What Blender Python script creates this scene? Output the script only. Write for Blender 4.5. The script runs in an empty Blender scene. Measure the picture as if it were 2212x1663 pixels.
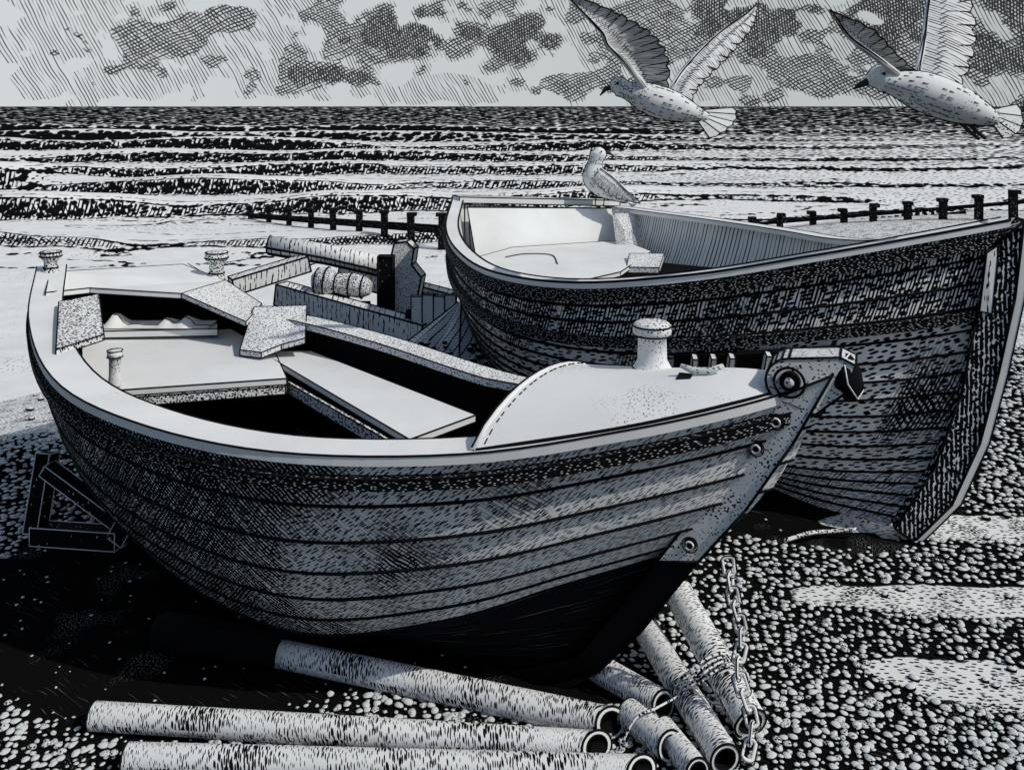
import bpy, bmesh, math, random
from mathutils import Vector, Matrix, noise
random.seed(7)
V=Vector
sc=bpy.context.scene
sc.view_settings.view_transform='Standard'; sc.view_settings.look='None'; sc.view_settings.exposure=0

# ------------------------------------------------------------------ nodes
def nd(t,ty,**k):
    n=t.nodes.new(ty)
    for a,b in k.items(): setattr(n,a,b)
    return n
def put(t,sock,v):
    if isinstance(v,bpy.types.NodeSocket): t.links.new(v,sock)
    else: sock.default_value=v
def ma(t,op,a,b=0.0,c=0.0,clamp=False):
    n=nd(t,'ShaderNodeMath',operation=op); n.use_clamp=clamp
    put(t,n.inputs[0],a); put(t,n.inputs[1],b); put(t,n.inputs[2],c)
    return n.outputs[0]
def vm(t,vec,s):
    n=nd(t,'ShaderNodeVectorMath',operation='MULTIPLY'); put(t,n.inputs[0],vec); n.inputs[1].default_value=s
    return n.outputs[0]
def rot(t,vec,deg):
    n=nd(t,'ShaderNodeVectorRotate',rotation_type='Z_AXIS'); put(t,n.inputs['Vector'],vec); n.inputs['Angle'].default_value=math.radians(deg)
    return n.outputs[0]
def noi(t,vec,scale=1,detail=2,dist=0):
    n=nd(t,'ShaderNodeTexNoise'); put(t,n.inputs['Vector'],vec); n.inputs['Scale'].default_value=scale
    n.inputs['Detail'].default_value=detail; n.inputs['Distortion'].default_value=dist
    return n.outputs['Fac']
def mr(t,v,a,b,c=0.0,d=1.0):
    n=nd(t,'ShaderNodeMapRange'); put(t,n.inputs[0],v)
    put(t,n.inputs[1],a);put(t,n.inputs[2],b);put(t,n.inputs[3],c);put(t,n.inputs[4],d)
    return n.outputs[0]
def thr_lt(t,v,th,soft=.03):
    return ma(t,'MULTIPLY',ma(t,'SUBTRACT',th,v),1/soft,clamp=True)
def dash(t,vec,lx,ly,deg,th,dim='2D',soft=.05):
    w=vm(t,rot(t,vec,deg),(1/lx,1/ly,1/ly))
    n=nd(t,'ShaderNodeTexVoronoi',voronoi_dimensions=dim,feature='F1'); put(t,n.inputs['Vector'],w); n.inputs['Scale'].default_value=1
    return thr_lt(t,n.outputs['Distance'],th,soft)
def hatch(t,vec,per,deg,width,wob=.6,brk=.42,ln=14,ws=.16):
    r=rot(t,vec,deg)
    s=nd(t,'ShaderNodeSeparateXYZ'); put(t,s.inputs[0],r)
    wb=ma(t,'MULTIPLY',noi(t,vec,ws/per,2),wob*6)
    y=ma(t,'ADD',ma(t,'MULTIPLY',s.outputs[1],1/per),wb)
    pp=ma(t,'PINGPONG',y,.5)
    b=noi(t,vm(t,r,(1/(per*ln),.9/per,.9/per)),1,1)
    wd=ma(t,'MULTIPLY',width,mr(t,b,brk-.06,brk+.2,0,1.3))
    return thr_lt(t,pp,wd,.06)
def mx(t,*a):
    r=a[0]
    for b in a[1:]: r=ma(t,'MAXIMUM',r,b)
    return r
def mul(t,a,b): return ma(t,'MULTIPLY',a,b)
INK=(.006,.006,.007,1)
PAPER=(.81,.825,.815,1)
def ink_mat(name,fn,base=PAPER,ink=INK,rough=.8,coord='UV',spec=.05):
    m=bpy.data.materials.new(name); m.use_nodes=True; t=m.node_tree
    p=t.nodes['Principled BSDF']; p.inputs['Roughness'].default_value=rough
    p.inputs['Specular IOR Level'].default_value=spec
    if not fn:
        p.inputs['Base Color'].default_value=base; return m
    tc=nd(t,'ShaderNodeTexCoord'); vec=tc.outputs[coord]
    mask=fn(t,vec)
    mix=nd(t,'ShaderNodeMix',data_type='RGBA')
    tone=noi(t,tc.outputs['Object'],3,3)
    bc=nd(t,'ShaderNodeMix',data_type='RGBA'); put(t,bc.inputs[0],mr(t,tone,.3,.7))
    bc.inputs[6].default_value=tuple(c*.88 for c in base[:3])+(1,); bc.inputs[7].default_value=base
    put(t,mix.inputs[0],mask); t.links.new(bc.outputs[2],mix.inputs[6]); mix.inputs[7].default_value=ink
    t.links.new(mix.outputs[2],p.inputs['Base Color'])
    return m
M={}
M['ink']=ink_mat('ink_line',None,base=(.008,.008,.009,1))
M['pale']=ink_mat('pale_painted_wood',lambda t,v: mul(t,dash(t,v,.04,.008,20,.14,'3D'),thr_lt(t,noi(t,v,4,2),.45,.1)),coord='Object')
M['deck']=ink_mat('foredeck_paint',lambda t,v: mul(t,dash(t,v,.011,.009,20,.28,'3D'),thr_lt(t,noi(t,v,3.5,2),.48,.1)),coord='Object')
M['stip']=ink_mat('stippled_canvas',lambda t,v: dash(t,v,.014,.010,30,.36,'3D'),coord='Object')
M['stipd']=ink_mat('stippled_dense',lambda t,v: dash(t,v,.016,.011,50,.46,'3D'),coord='Object')
M['black']=ink_mat('black_bottom_paint',lambda t,v: ma(t,'SUBTRACT',1.0,hatch(t,v,.028,3,.08,.2,.54,24)),base=(.24,.26,.26,1))
M['hollow']=ink_mat('black_parts_and_shade',None,base=(.004,.004,.005,1))  # near-black parts; also paints the shadow in the locker opening
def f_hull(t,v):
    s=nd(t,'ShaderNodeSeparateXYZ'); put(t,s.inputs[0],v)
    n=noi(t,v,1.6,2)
    stern_shade=mr(t,ma(t,'ADD',s.outputs[0],mr(t,n,0,1,-1.5,1.5)),1.7,5.2,1.0,0.0)  # shading drawn into the colour: hatching densest at the stern, thinning towards the bow
    d=dash(t,v,.038,.0088,28,mr(t,stern_shade,0,1,.27,.43),soft=.08)
    h=mul(t,hatch(t,v,.0125,-35,.31,.25,.30,20),thr_lt(t,.44,stern_shade,.15))
    h2=mul(t,hatch(t,v,.0140,52,.29,.25,.34,20),thr_lt(t,.56,stern_shade,.15))
    h=mul(t,hatch(t,v,.0125,-35,.31,.25,.30,20),thr_lt(t,ma(t,'SUBTRACT',1.0,stern_shade),.62,.15))
    h2=mul(t,hatch(t,v,.0140,52,.29,.25,.34,20),thr_lt(t,ma(t,'SUBTRACT',1.0,stern_shade),.48,.15))
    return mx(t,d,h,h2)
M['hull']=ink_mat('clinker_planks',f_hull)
def f_hull2(t,v):
    s=nd(t,'ShaderNodeSeparateXYZ'); put(t,s.inputs[0],v)
    n=noi(t,v,1.2,2)
    up=thr_lt(t,s.outputs[1],.21,.01)
    d=dash(t,v,.055,.012,4,mr(t,up,0,1,.36,.40),soft=.08)
    h=mul(t,hatch(t,v,.018,66,.26,.25,.32,16),ma(t,'MAXIMUM',up,thr_lt(t,n,.52,.08)))
    h2=mul(t,hatch(t,v,.020,-38,.26,.25,.34,16),thr_lt(t,n,.50,.1))
    return mx(t,d,h,h2)
M['hull2']=ink_mat('dark_clinker_planks',f_hull2)
M['hull2b']=ink_mat('lower_clinker_planks',lambda t,v: mx(t,dash(t,v,.06,.015,5,.34,soft=.08),hatch(t,v,.024,82,.2,.25,.45)))
M['inner2']=ink_mat('inner_ribbed_side',lambda t,v: hatch(t,v,.045,84,.13,.08,.3))
M['timber']=ink_mat('rough_timber',lambda t,v: mx(t,dash(t,v,.016,.09,0,.24,'3D'),hatch(t,v,.04,90,.12,.2,.40)),coord='Object')
M['timberd']=ink_mat('tarred_timber',lambda t,v: ma(t,'SUBTRACT',1.0,dash(t,v,.02,.05,0,.14,'3D')),coord='Object')
M['rub']=ink_mat('tarred_rubbing_strake',lambda t,v: ma(t,'SUBTRACT',1.0,dash(t,v,.03,.007,0,.17)))
M['pipe']=ink_mat('pipe_steel',lambda t,v: dash(t,v,.0070,.034,-8,mr(t,noi(t,v,4,2),.35,.65,.16,.55),soft=.08))
M['net']=ink_mat('fishing_net',lambda t,v: mx(t,hatch(t,v,.035,35,.09,.08,.1),hatch(t,v,.035,-40,.09,.08,.1)))
M['stem']=ink_mat('stem_timber',lambda t,v: dash(t,v,.014,.011,60,mr(t,noi(t,v,6,2),.35,.65,.14,.40),'3D'),coord='Object')
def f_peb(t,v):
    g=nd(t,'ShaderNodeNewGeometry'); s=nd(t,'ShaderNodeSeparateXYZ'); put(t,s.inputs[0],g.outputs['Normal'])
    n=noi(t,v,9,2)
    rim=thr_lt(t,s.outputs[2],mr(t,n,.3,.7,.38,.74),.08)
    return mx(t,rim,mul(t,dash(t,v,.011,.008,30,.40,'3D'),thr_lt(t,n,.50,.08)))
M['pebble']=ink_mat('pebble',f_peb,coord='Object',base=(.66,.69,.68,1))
M['feather']=ink_mat('gull_feathers',lambda t,v: dash(t,v,.034,.009,-50,mr(t,noi(t,v,8,2),.38,.62,.06,.38),'3D'),coord='Object',base=(.82,.84,.83,1))
M['wing']=ink_mat('gull_wing_feathers',lambda t,v: hatch(t,v,.017,6,.19,.12,.42,9),base=(.82,.84,.84,1))
M['beak']=ink_mat('beak',None,base=(.04,.04,.04,1))
M['steel']=ink_mat('iron_fitting',lambda t,v: dash(t,v,.016,.009,20,.34,'3D'),coord='Object',base=(.66,.69,.68,1))

# ------------------------------------------------------------------ mesh builder
class MB:
    def __init__(s): s.v=[];s.f=[];s.m=[];s.uv=[];s.sm=[]
    def face(s,idx,mat,uv=None,sm=False):
        s.f.append(tuple(idx)); s.m.append(mat); s.sm.append(sm)
        s.uv.append(uv if uv else [(0,0)]*len(s.f[-1]))
    def grid(s,rows,mat,uvs=None,sm=True,closed=False):
        b=len(s.v); R=len(rows); C=len(rows[0])
        for r in rows: s.v.extend([tuple(p) for p in r])
        if uvs is None:
            uvs=[]; acc=[0.0]
            for j in range(1,C): acc.append(acc[-1]+(V(rows[0][j])-V(rows[0][j-1])).length)
            av=0.0
            for i in range(R):
                if i>0: av+=(V(rows[i][C//2])-V(rows[i-1][C//2])).length
                uvs.append([(acc[j],av) for j in range(C)])
        CC=C if closed else C-1
        for i in range(R-1):
            for j in range(CC):
                k=(j+1)%C
                u=uvs
                uk=u[i][k] if k else (2*u[i][C-1][0]-u[i][C-2][0],u[i][C-1][1])
                uk2=u[i+1][k] if k else (2*u[i+1][C-1][0]-u[i+1][C-2][0],u[i+1][C-1][1])
                s.face((b+i*C+j,b+i*C+k,b+(i+1)*C+k,b+(i+1)*C+j),mat,[u[i][j],uk,uk2,u[i+1][j]],sm)
    def tube(s,pts,rad,mat,seg=6,cap=True,upref=None,sm=True,mitre=(None,None)):
        pts=[V(p) for p in pts]; n=len(pts)
        if not hasattr(rad,'__len__'): rad=[rad]*n
        up=V(upref) if upref else V((0,0,1)); L=0
        uvs=[];rows=[]
        for i,p in enumerate(pts):
            t=(pts[min(i+1,n-1)]-pts[max(i-1,0)]).normalized()
            a=t.cross(up)
            if a.length<.05: a=t.cross(V((0,1,0)))
            a.normalize(); b=a.cross(t).normalized()
            r=rad[i]; ra,rb=(r if hasattr(r,'__len__') else (r,r))
            if i: L+=(p-pts[i-1]).length
            row=[p+a*ra*math.cos(2*math.pi*k/seg)+b*rb*math.sin(2*math.pi*k/seg) for k in range(seg)]
            mn=mitre[0] if i==0 else (mitre[1] if i==n-1 else None)
            if mn is not None: row=[q-t*((q-p).dot(mn)/t.dot(mn)) for q in row]
            rows.append(row)
            uvs.append([(L,k*2*math.pi*ra/seg) for k in range(seg)])
        b0=len(s.v)
        for r in rows: s.v.extend([tuple(q) for q in r])
        for i in range(n-1):
            for j in range(seg):
                k=(j+1)%seg
                v0=uvs[i][j][1]; dv=uvs[i][1][1]
                s.face((b0+i*seg+j,b0+i*seg+k,b0+(i+1)*seg+k,b0+(i+1)*seg+j),mat,
                  [(uvs[i][j][0],v0),(uvs[i][j][0],v0+dv),(uvs[i+1][j][0],v0+dv),(uvs[i+1][j][0],v0)],sm)
        if cap:
            s.face([b0+j for j in range(seg)][::-1],mat); s.face([b0+(n-1)*seg+j for j in range(seg)],mat)
        return rows
    def slab(s,poly,off,mat,emat=None,line=None,lmat=None):
        poly=[V(p) for p in poly]; off=V(off); n=len(poly); b=len(s.v)
        s.v.extend([tuple(p) for p in poly]); s.v.extend([tuple(p+off) for p in poly])
        s.face(range(b,b+n),mat); s.face([b+n+i for i in range(n)][::-1],mat)
        em=mat if emat is None else emat
        for i in range(n):
            k=(i+1)%n; s.face((b+i,b+n+i,b+n+k,b+k),em)
        if line:
            for i in range(n):
                k=(i+1)%n
                s.tube([poly[i],poly[k]],line,lmat,5); s.tube([poly[i]+off,poly[k]+off],line,lmat,5)
                s.tube([poly[i],poly[i]+off],line,lmat,5)
    def beam(s,p0,p1,w,h,mat,line=.006,lmat=None,up=(0,0,1)):
        p0=V(p0);p1=V(p1);t=(p1-p0).normalized();a=t.cross(V(up))
        if a.length<.05:a=t.cross(V((0,1,0)))
        a.normalize();b=a.cross(t).normalized()
        q=[p0+a*w/2+b*h/2,p0-a*w/2+b*h/2,p0-a*w/2-b*h/2,p0+a*w/2-b*h/2]
        s.slab(q,p1-p0,mat,None,line if lmat is not None else None,lmat)
    def lathe(s,c,prof,mat,seg=16,axis=(0,0,1)):
        c=V(c);ax=V(axis).normalized();a=ax.cross(V((1,0,0)) if abs(ax.x)<.9 else V((0,1,0))).normalized();b=ax.cross(a)
        rows=[[c+ax*z+(a*math.cos(2*math.pi*k/seg)+b*math.sin(2*math.pi*k/seg))*max(r,.0005) for k in range(seg)] for r,z in prof]
        uvs=[[(k*.3*prof[0][0],z) for k in range(seg)] for r,z in prof]
        s.grid(rows,mat,uvs,True,True)
        b0=len(s.v)-seg; s.face([b0+k for k in range(seg)],mat)
    def ring(s,c,r,tr,mat,axis=(0,0,1),n=24):
        c=V(c);ax=V(axis).normalized();a=ax.cross(V((1,0,0)) if abs(ax.x)<.9 else V((0,1,0))).normalized();b=ax.cross(a)
        s.tube([c+(a*math.cos(2*math.pi*k/n)+b*math.sin(2*math.pi*k/n))*r for k in range(n+1)],tr,mat,5,False)
    def build(s,name,mats,parent=None):
        me=bpy.data.meshes.new(name); me.from_pydata(s.v,[],s.f)
        for m in mats: me.materials.append(M[m])
        me.polygons.foreach_set('material_index',s.m); me.polygons.foreach_set('use_smooth',s.sm)
        ul=me.uv_layers.new(name='UVMap'); fl=[c for f in s.uv for uv in f for c in uv]
        ul.data.foreach_set('uv',fl); me.update()
        o=bpy.data.objects.new(name,me); sc.collection.objects.link(o)
        if parent:
            o.parent=parent; o.matrix_parent_inverse=Matrix.Translation(-parent.location)
        return o
def empty(name,loc):
    e=bpy.data.objects.new(name,None); e.location=loc; e.empty_display_size=.3; sc.collection.objects.link(e); return e
def cat(P,n=6):
    P=[V(p) for p in P]; out=[]
    for i in range(len(P)-1):
        p1,p2=P[i],P[i+1]; p0=P[i-1] if i else p1*2-p2; p3=P[i+2] if i+2<len(P) else p2*2-p1
        for k in range(n):
            t=k/n
            out.append(.5*((2*p1)+(p2-p0)*t+(2*p0-5*p1+4*p2-p3)*t*t+(3*p1-p0-3*p2+p3)*t**3))
    out.append(P[-1].copy()); return out
def bez(a,c,b,t): return a*(1-t)**2+c*2*t*(1-t)+b*t*t

# ------------------------------------------------------------------ boats
def hull(par,G,B,K,F,nU,nL,mU,mL,mIn,lr,step):
    g,b,k,f=[cat(x,6) for x in (G,B,K,F)]; S=len(g)
    ref=sum(g,V())/S-sum(f,V())/S; ref.z=0; ref.normalize()
    def near(i,v):
        if v<=1:
            c=V((g[i].x*.78+b[i].x*.22,g[i].y*.78+b[i].y*.22,b[i].z+.36*(g[i].z-b[i].z)))
            return bez(g[i],c,b[i],v)
        c=V((b[i].x*.45+k[i].x*.55,b[i].y*.45+k[i].y*.55,b[i].z*.40+k[i].z*.60))
        return bez(b[i],c,k[i],v-1)
    def far(i,v):
        c=V((f[i].x*.85+k[i].x*.15,f[i].y*.85+k[i].y*.15,k[i].z+.18*(f[i].z-k[i].z)))
        p=bez(f[i],c,k[i],v/2)
        q=near(i,v); e=max(0,(i/(S-1)-.55)/.45); e=e*e*(3-2*e)
        ax=f[i]-g[i]; 
        mir=q+ax*((1-v/2)**.6) if v<2 else q
        return p.lerp(mir,e)
    def nrm(fn,i,v,rf):
        ds=fn(min(i+1,S-1),v)-fn(max(i-1,0),v); dv=fn(i,min(v+.05,2))-fn(i,max(v-.05,0))
        n=ds.cross(dv)
        if n.length<1e-6: return rf
        n.normalize()
        return n if n.dot(rf+V((0,0,-.4)))>0 else -n
    arc=[0]
    for i in range(1,S): arc.append(arc[-1]+(g[i]-g[i-1]).length)
    vs=[j/nU for j in range(nU+1)]+[1+(j+1)/nL for j in range(nL)]
    up=MB(); lo=MB(); ln=MB()
    for j in range(len(vs)-1):
        tgt=up if j<nU else lo
        top=[near(i,vs[j]) for i in range(S)]
        md=[near(i,(vs[j]+vs[j+1])/2)+nrm(near,i,(vs[j]+vs[j+1])/2,ref)*step*.5 for i in range(S)]
        bot=[near(i,vs[j+1])+nrm(near,i,vs[j+1],ref)*step for i in range(S)]
        nx=[near(i,vs[j+1]) for i in range(S)]
        y0,y1=vs[j]*.75,vs[j+1]*.75
        tgt.grid([top,md,bot],0,[[(a,y) for a in arc] for y in (y0,(y0+y1)/2,y1)])
        tgt.grid([bot,nx],0,[[(a,y) for a in arc] for y in (y1,y1+.01)],sm=False)
        if j<len(vs)-2: ln.tube(bot,[lr*(1.25-.45*i/S+.2*noise.noise(V((i*.4,j*3,0)))) for i in range(S)],0,5)
    up.build('topside_planking',[mU],par); lo.build('bottom_planking',[mL],par); ln.build('plank_laps',['ink'],par)
    fr=MB(); vv=[x/6 for x in range(13)]
    fr.grid([[far(i,v) for i in range(S)] for v in vv],0,[[(a,v*.7) for a in arc] for v in vv])
    rows=[]
    for v in vv:
        a=near(0,v);c=far(0,v); rows.append([a.lerp(c,x/6) for x in range(7)])
    fr.grid(rows,0)
    fr.build('far_side_planking',[mU],par)
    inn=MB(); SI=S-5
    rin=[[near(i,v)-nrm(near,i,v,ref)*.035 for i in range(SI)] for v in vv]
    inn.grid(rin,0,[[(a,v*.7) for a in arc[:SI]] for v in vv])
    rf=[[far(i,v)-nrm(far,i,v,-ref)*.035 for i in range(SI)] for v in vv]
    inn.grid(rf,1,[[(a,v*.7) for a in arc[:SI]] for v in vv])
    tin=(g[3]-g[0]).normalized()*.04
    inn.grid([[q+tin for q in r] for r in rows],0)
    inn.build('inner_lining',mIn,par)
    return g,b,k,f,ref,near,arc
def _cap(mb,pts):
    b=len(mb.v); mb.v.extend([tuple(p) for p in pts]); return list(range(b,b+len(pts)))
def rail(curve,ref,wo,wi,th,z0,mb,mat,lmat,lr):
    n=len(curve); L=[[],[],[],[]]
    for i,p in enumerate(curve):
        t=curve[min(i+1,n-1)]-curve[max(i-1,0)]; t.z=0; t.normalize()
        a=V((t.y,-t.x,0)); 
        if a.dot(ref)<0: a=-a
        w=wi[i] if hasattr(wi,'__len__') else wi
        o=p+a*wo; q=p-a*w
        L[0].append(o+V((0,0,z0)));L[1].append(o+V((0,0,z0+th)));L[2].append(q+V((0,0,z0+th)));L[3].append(q+V((0,0,z0)))
    for x in range(4): mb.grid([L[x],L[(x+1)%4]],mat,None,sm=False)
    for x in (1,2): mb.tube(L[x],lr,lmat,5)
    mb.face(_cap(mb,[L[x][0] for x in range(4)]),mat); mb.face(_cap(mb,[L[x][-1] for x in range(4)]),mat)
    return L

# ---- near boat
bt=empty('wooden_rowing_boat',(-.8,4.2,0))
G=[(-2.79,5.5,1.21),(-2.40,4.66,1.10),(-1.88,3.85,1.04),(-1.39,3.45,.998),(-.81,3.2,.98),(-.164,3.1,1.01),(.378,3.1,1.089),(.773,3.13,1.164),(1.07,3.2,1.229)]
B=[(-2.55,5.5,.6),(-2.2,4.8,.53),(-1.82,4.15,.432),(-1.32,3.75,.29),(-.798,3.5,.225),(-.264,3.38,.335),(.158,3.36,.47),(.463,3.38,.549),(.64,3.43,.57)]
K=[(-2.4,5.6,.25),(-2.0,5.2,.14),(-1.6,4.8,.08),(-1.15,4.4,.05),(-.7,4.0,.04),(-.3,3.72,.03),(0,3.62,.02),(.14,3.58,.02),(.26,3.56,.03)]
F=[(-2.26,6.4,1.07),(-1.92,6.05,1.0),(-1.53,5.65,.93),(-1.13,5.3,.95),(-.627,4.9,.933),(.052,4.3,.90),(.5,3.85,1.0),(.852,3.45,1.15),(1.07,3.2,1.229)]
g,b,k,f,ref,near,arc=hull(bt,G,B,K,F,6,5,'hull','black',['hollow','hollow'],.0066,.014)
mb=MB()
wi=[.13 if i<30 else .13-.10*(i-30)/18 for i in range(len(g))]
rail(g,ref,.03,wi,.035,0,mb,0,1,.0042)
mb.build('near_gunwale',['pale','ink'],bt)
mb=MB(); rail(f,-ref,.02,[.12]*30+[.10-.004*(i-30) for i in range(30,len(f))],.035,0,mb,0,1,.0038); mb.build('far_gunwale',['stip','ink'],bt)
mb=MB()
rb=[near(i,.04)+V((0,0,-.01)) for i in range(len(g))]
rail(rb,ref,.042,.0,.040,-.035,mb,0,1,.004); mb.build('rubbing_strake',['rub','ink'],bt)
# stem
n_=V((.4,.916,0)).normalized()
sh=-n_*.085
inn=[(.885,3.22,1.19),(.735,3.30,.86),(.55,3.38,.574)]
out=[(.691,3.34,.593),(.838,3.26,.811),(.982,3.20,1.061),(1.10,3.16,1.30)]
mb=MB(); mb.slab([V(p)+sh for p in inn+out],n_*.14,0,None,.005,1); 
for u,z in ((.925,1.135),(.865,1.035),(.66,.66)):
    c=V((u,3.22+(.885-u)*.49,z))-n_*.088; mb.lathe(c,[(.001,-.010),(.018,-.010),(.022,-.002),(.022,.02)],1,12,tuple(n_)); mb.ring(c-n_*.010,.014,.004,0,tuple(n_),12); mb.ring(c-n_*.004,.027,.0025,1,tuple(n_),16)
mb.build('stem_post',['stem','ink'],bt)
mb=MB()
mb.slab([V(p)+sh for p in [(.55,3.38,.570),(.42,3.45,.36),(.27,3.52,.14),(.0,3.66,.0),(.10,3.60,-.01),(.25,3.56,.01),(.36,3.54,.08),(.506,3.44,.287),(.691,3.34,.589)]],n_*.13,0)
mb.build('stem_foot',['hollow'],bt)
mb=MB(); mb.beam((-2.3,5.5,.13),(.15,3.6,.02),.07,.10,0); mb.build('keel',['hollow'],bt)
mb=MB()
def rnd(c,r,a0,a1,n=10): return [(c[0]+r*math.cos(math.radians(a0+(a1-a0)*i/n)),c[1]+r*math.sin(math.radians(a0+(a1-a0)*i/n))) for i in range(n+1)]
prof=rnd((.935,1.270),.075,90,270)+[(1.02,1.16),(1.12,1.24),(1.15,1.33),(1.10,1.355)]
mb.slab([V((x,3.27-.4*x*.38,z)) for x,z in prof],V((.05,.13,0)),0,None,.0045,1)
c=V((.935,3.118,1.27)); mb.lathe(c,[(.001,-.01),(.032,-.01),(.036,.01)],1,16,tuple(n_)); mb.ring(c-n_*.012,.05,.005,1,tuple(n_)); mb.lathe(c-n_*.008,[(.001,-.012),(.016,-.012),(.018,.01)],0,10,tuple(n_))
mb.build('fairlead',['steel','ink'],bt)
mb=MB(); ax=V((.75,-.55,.3)).normalized()
mb.lathe((1.12,3.16,1.27),[(.072,0),(.078,.02),(.078,.045),(.060,.058),(.001,.060)],0,6,tuple(ax))
mb.ring(V((1.12,3.16,1.27))+ax*.047,.076,.003,1,tuple(ax),6); mb.build('stem_nut',['hollow','pale'],bt)
# foredeck
dn=cat([(-.13,3.09,1.05),(.378,3.085,1.13),(.773,3.12,1.205),(1.03,3.19,1.25)],8); df=cat([(.42,4.02,.99),(.70,3.75,1.07),(.88,3.45,1.18),(1.05,3.21,1.25)],8)
rows=[]
for i in range(len(dn)):
    t=i/(len(dn)-1); rows.append([dn[i].lerp(df[i],w/14)+V((0,0,.17*(1-t)**.8*(4*(w/14)*(1-w/14))**.8)) for w in range(15)])
mb=MB(); mb.grid(rows,0)
mb.tube(rows[0],.010,0,8); mb.tube([p+V((-.004,0,.01)) for p in rows[0]],.004,1,5)
for q in range(0,len(rows[0])-1):
    for h_ in (.2,.6):
        p=rows[0][q].lerp(rows[0][q+1],h_)+V((.03,0,.004)); r_=rows[0][q].lerp(rows[0][q+1],h_+.25)+V((.03,0,.004)); mb.tube([p,r_],.0028,1,5)
mb.tube([r[0] for r in rows],.006,1,5); mb.tube([r[-1] for r in rows],.004,1,5)
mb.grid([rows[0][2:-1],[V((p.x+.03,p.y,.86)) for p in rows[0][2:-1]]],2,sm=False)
mb.build('foredeck',['deck','ink','hollow'],bt)
mb=MB()
mb.lathe((.53,3.50,1.17),[(.12,0),(.10,.02),(.07,.045),(.056,.07),(.054,.16),(.072,.165),(.074,.20),(.06,.212),(.001,.214)],0,20)
for r,z in ((.12,.006),(.0745,.20),(.072,.166),(.074,.04)): mb.ring((.53,3.50,1.17+z),r,.0035,1)
mb.build('samson_post',['stem','ink'],bt)
mb=MB()
mb.slab([(.58,3.27,1.225),(.73,3.23,1.228),(.75,3.27,1.23),(.60,3.32,1.232)],(0,0,.012),1)
mb.tube([(.60,3.295,1.275),(.64,3.29,1.26),(.70,3.27,1.262),(.745,3.26,1.285)],[.008,.013,.013,.008],0,8)
mb.tube([(.65,3.29,1.2),(.65,3.29,1.262)],.010,0,8); mb.tube([(.70,3.275,1.2),(.70,3.275,1.262)],.010,0,8)
mb.build('deck_cleat',['steel','ink'],bt)
def S(name,poly,off,mats=('pale','ink'),line=.0035,par=bt):
    m=MB(); m.slab(poly,off,0,None,line,1); return m.build(name,list(mats),par)
S('stern_deck',[(-2.72,5.45,1.19),(-2.24,6.3,1.09),(-1.84,5.95,1.045),(-1.90,5.32,1.09),(-2.43,5.33,1.12),(-2.52,5.0,1.16)],(0,0,.03))
S('quarter_deck',[(-1.90,5.32,1.093),(-1.84,5.95,1.05),(-1.50,5.55,.985),(-1.48,5.15,.97)],(0,0,.028),('stip','ink'))
S('locker_shadow',[(-2.62,5.6,1.12),(-2.0,5.9,1.05),(-1.5,5.6,.95),(-1.5,5.6,.6),(-2.5,5.7,.6)],(0,.03,0),('hollow','hollow'))  # near-black sheet painting the shadowed recess under the stern deck
S('stern_seat',[(-2.44,5.25,.84),(-1.70,5.6,.82),(-1.30,5.1,.80),(-1.13,4.65,.80),(-2.05,4.42,.80)],(0,0,.03))
S('seat_front',[(-2.03,4.41,.80),(-1.13,4.64,.80),(-1.13,4.64,.76),(-2.03,4.41,.755)],(0,-.02,0),('stipd','ink'))
S('side_thwart',[(-1.41,5.17,.80),(-1.12,5.17,.80),(-.16,4.10,.80),(-.42,3.80,.80)],(0,0,.03))
S('thwart_edge',[(-1.13,4.72,.795),(-.42,3.785,.795),(-.42,3.785,.74),(-1.13,4.72,.74)],(-.015,-.015,0),('stipd','ink'))
S('locker_lid',[(-2.40,5.5,.88),(-1.75,5.5,.87),(-1.70,5.35,.87),(-2.42,5.25,.88)],(0,0,.04))
m=MB()
rows=[]
for j in range(6):
    rows.append([(-2.35+.6*i/20,5.30+.04*j,.92+max(0,(.045*math.sin(i*.55+.4)+.03*math.sin(i*1.3)))*math.sin(math.pi*j/5)+.004) for i in range(21)])
m.grid(rows,0); m.tube([V(p)+V((0,0,.002)) for p in rows[2]],.003,1,5)
m.build('folded_sailcloth',['pale','ink'],bt)
S('near_oarlock_pad',[(-2.36,4.82,1.15),(-2.24,5.02,1.15),(-1.93,4.38,1.09),(-2.03,4.12,1.085)],(0,0,.028),('stipd','ink'))
S('far_oarlock_pad',[(-1.5,5.38,1.0),(-1.2,5.42,1.0),(-1.12,5.02,.91),(-1.25,5.02,.875),(-1.34,4.95,.85),(-1.47,5.0,.85)],(0,0,.03),('stip','ink'))
m=MB(); m.lathe((-1.93,4.50,.84),[(.03,0),(.033,.01),(.028,.05),(.028,.13),(.036,.14),(.036,.17),(.001,.172)],0,14); m.ring((-1.93,4.5,.98),.036,.003,1); m.ring((-1.93,4.5,1.01),.036,.003,1); m.build('thole_pin',['stem','ink'],bt)
def knob(name,c,h,r,par=bt):
    m=MB(); m.lathe(c,[(r*1.1,0),(r*.8,h*.12),(r*.62,h*.35),(r*.62,h*.6),(r*.9,h*.72),(r,h*.8),(r*.95,h*.95),(r*.6,h),(.001,h)],0,16)
    for rr,z in ((r*1.1,.01),(r,h*.8),(r*.95,h*.95),(r*.66,h*.35)): m.ring((c[0],c[1],c[2]+z),rr,.005,1)
    m.build(name,['stipd','ink'],par)
knob('mooring_bollard',(-2.70,5.42,1.20),.15,.06); knob('mooring_bollard',(-1.93,6.05,1.03),.22,.075)
m=MB(); m.tube([(-1.0,4.0,.35),(-1.02,4.05,.62)],.006,0,6); m.build('bilge_pump_rod',['pale'],bt)

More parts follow.
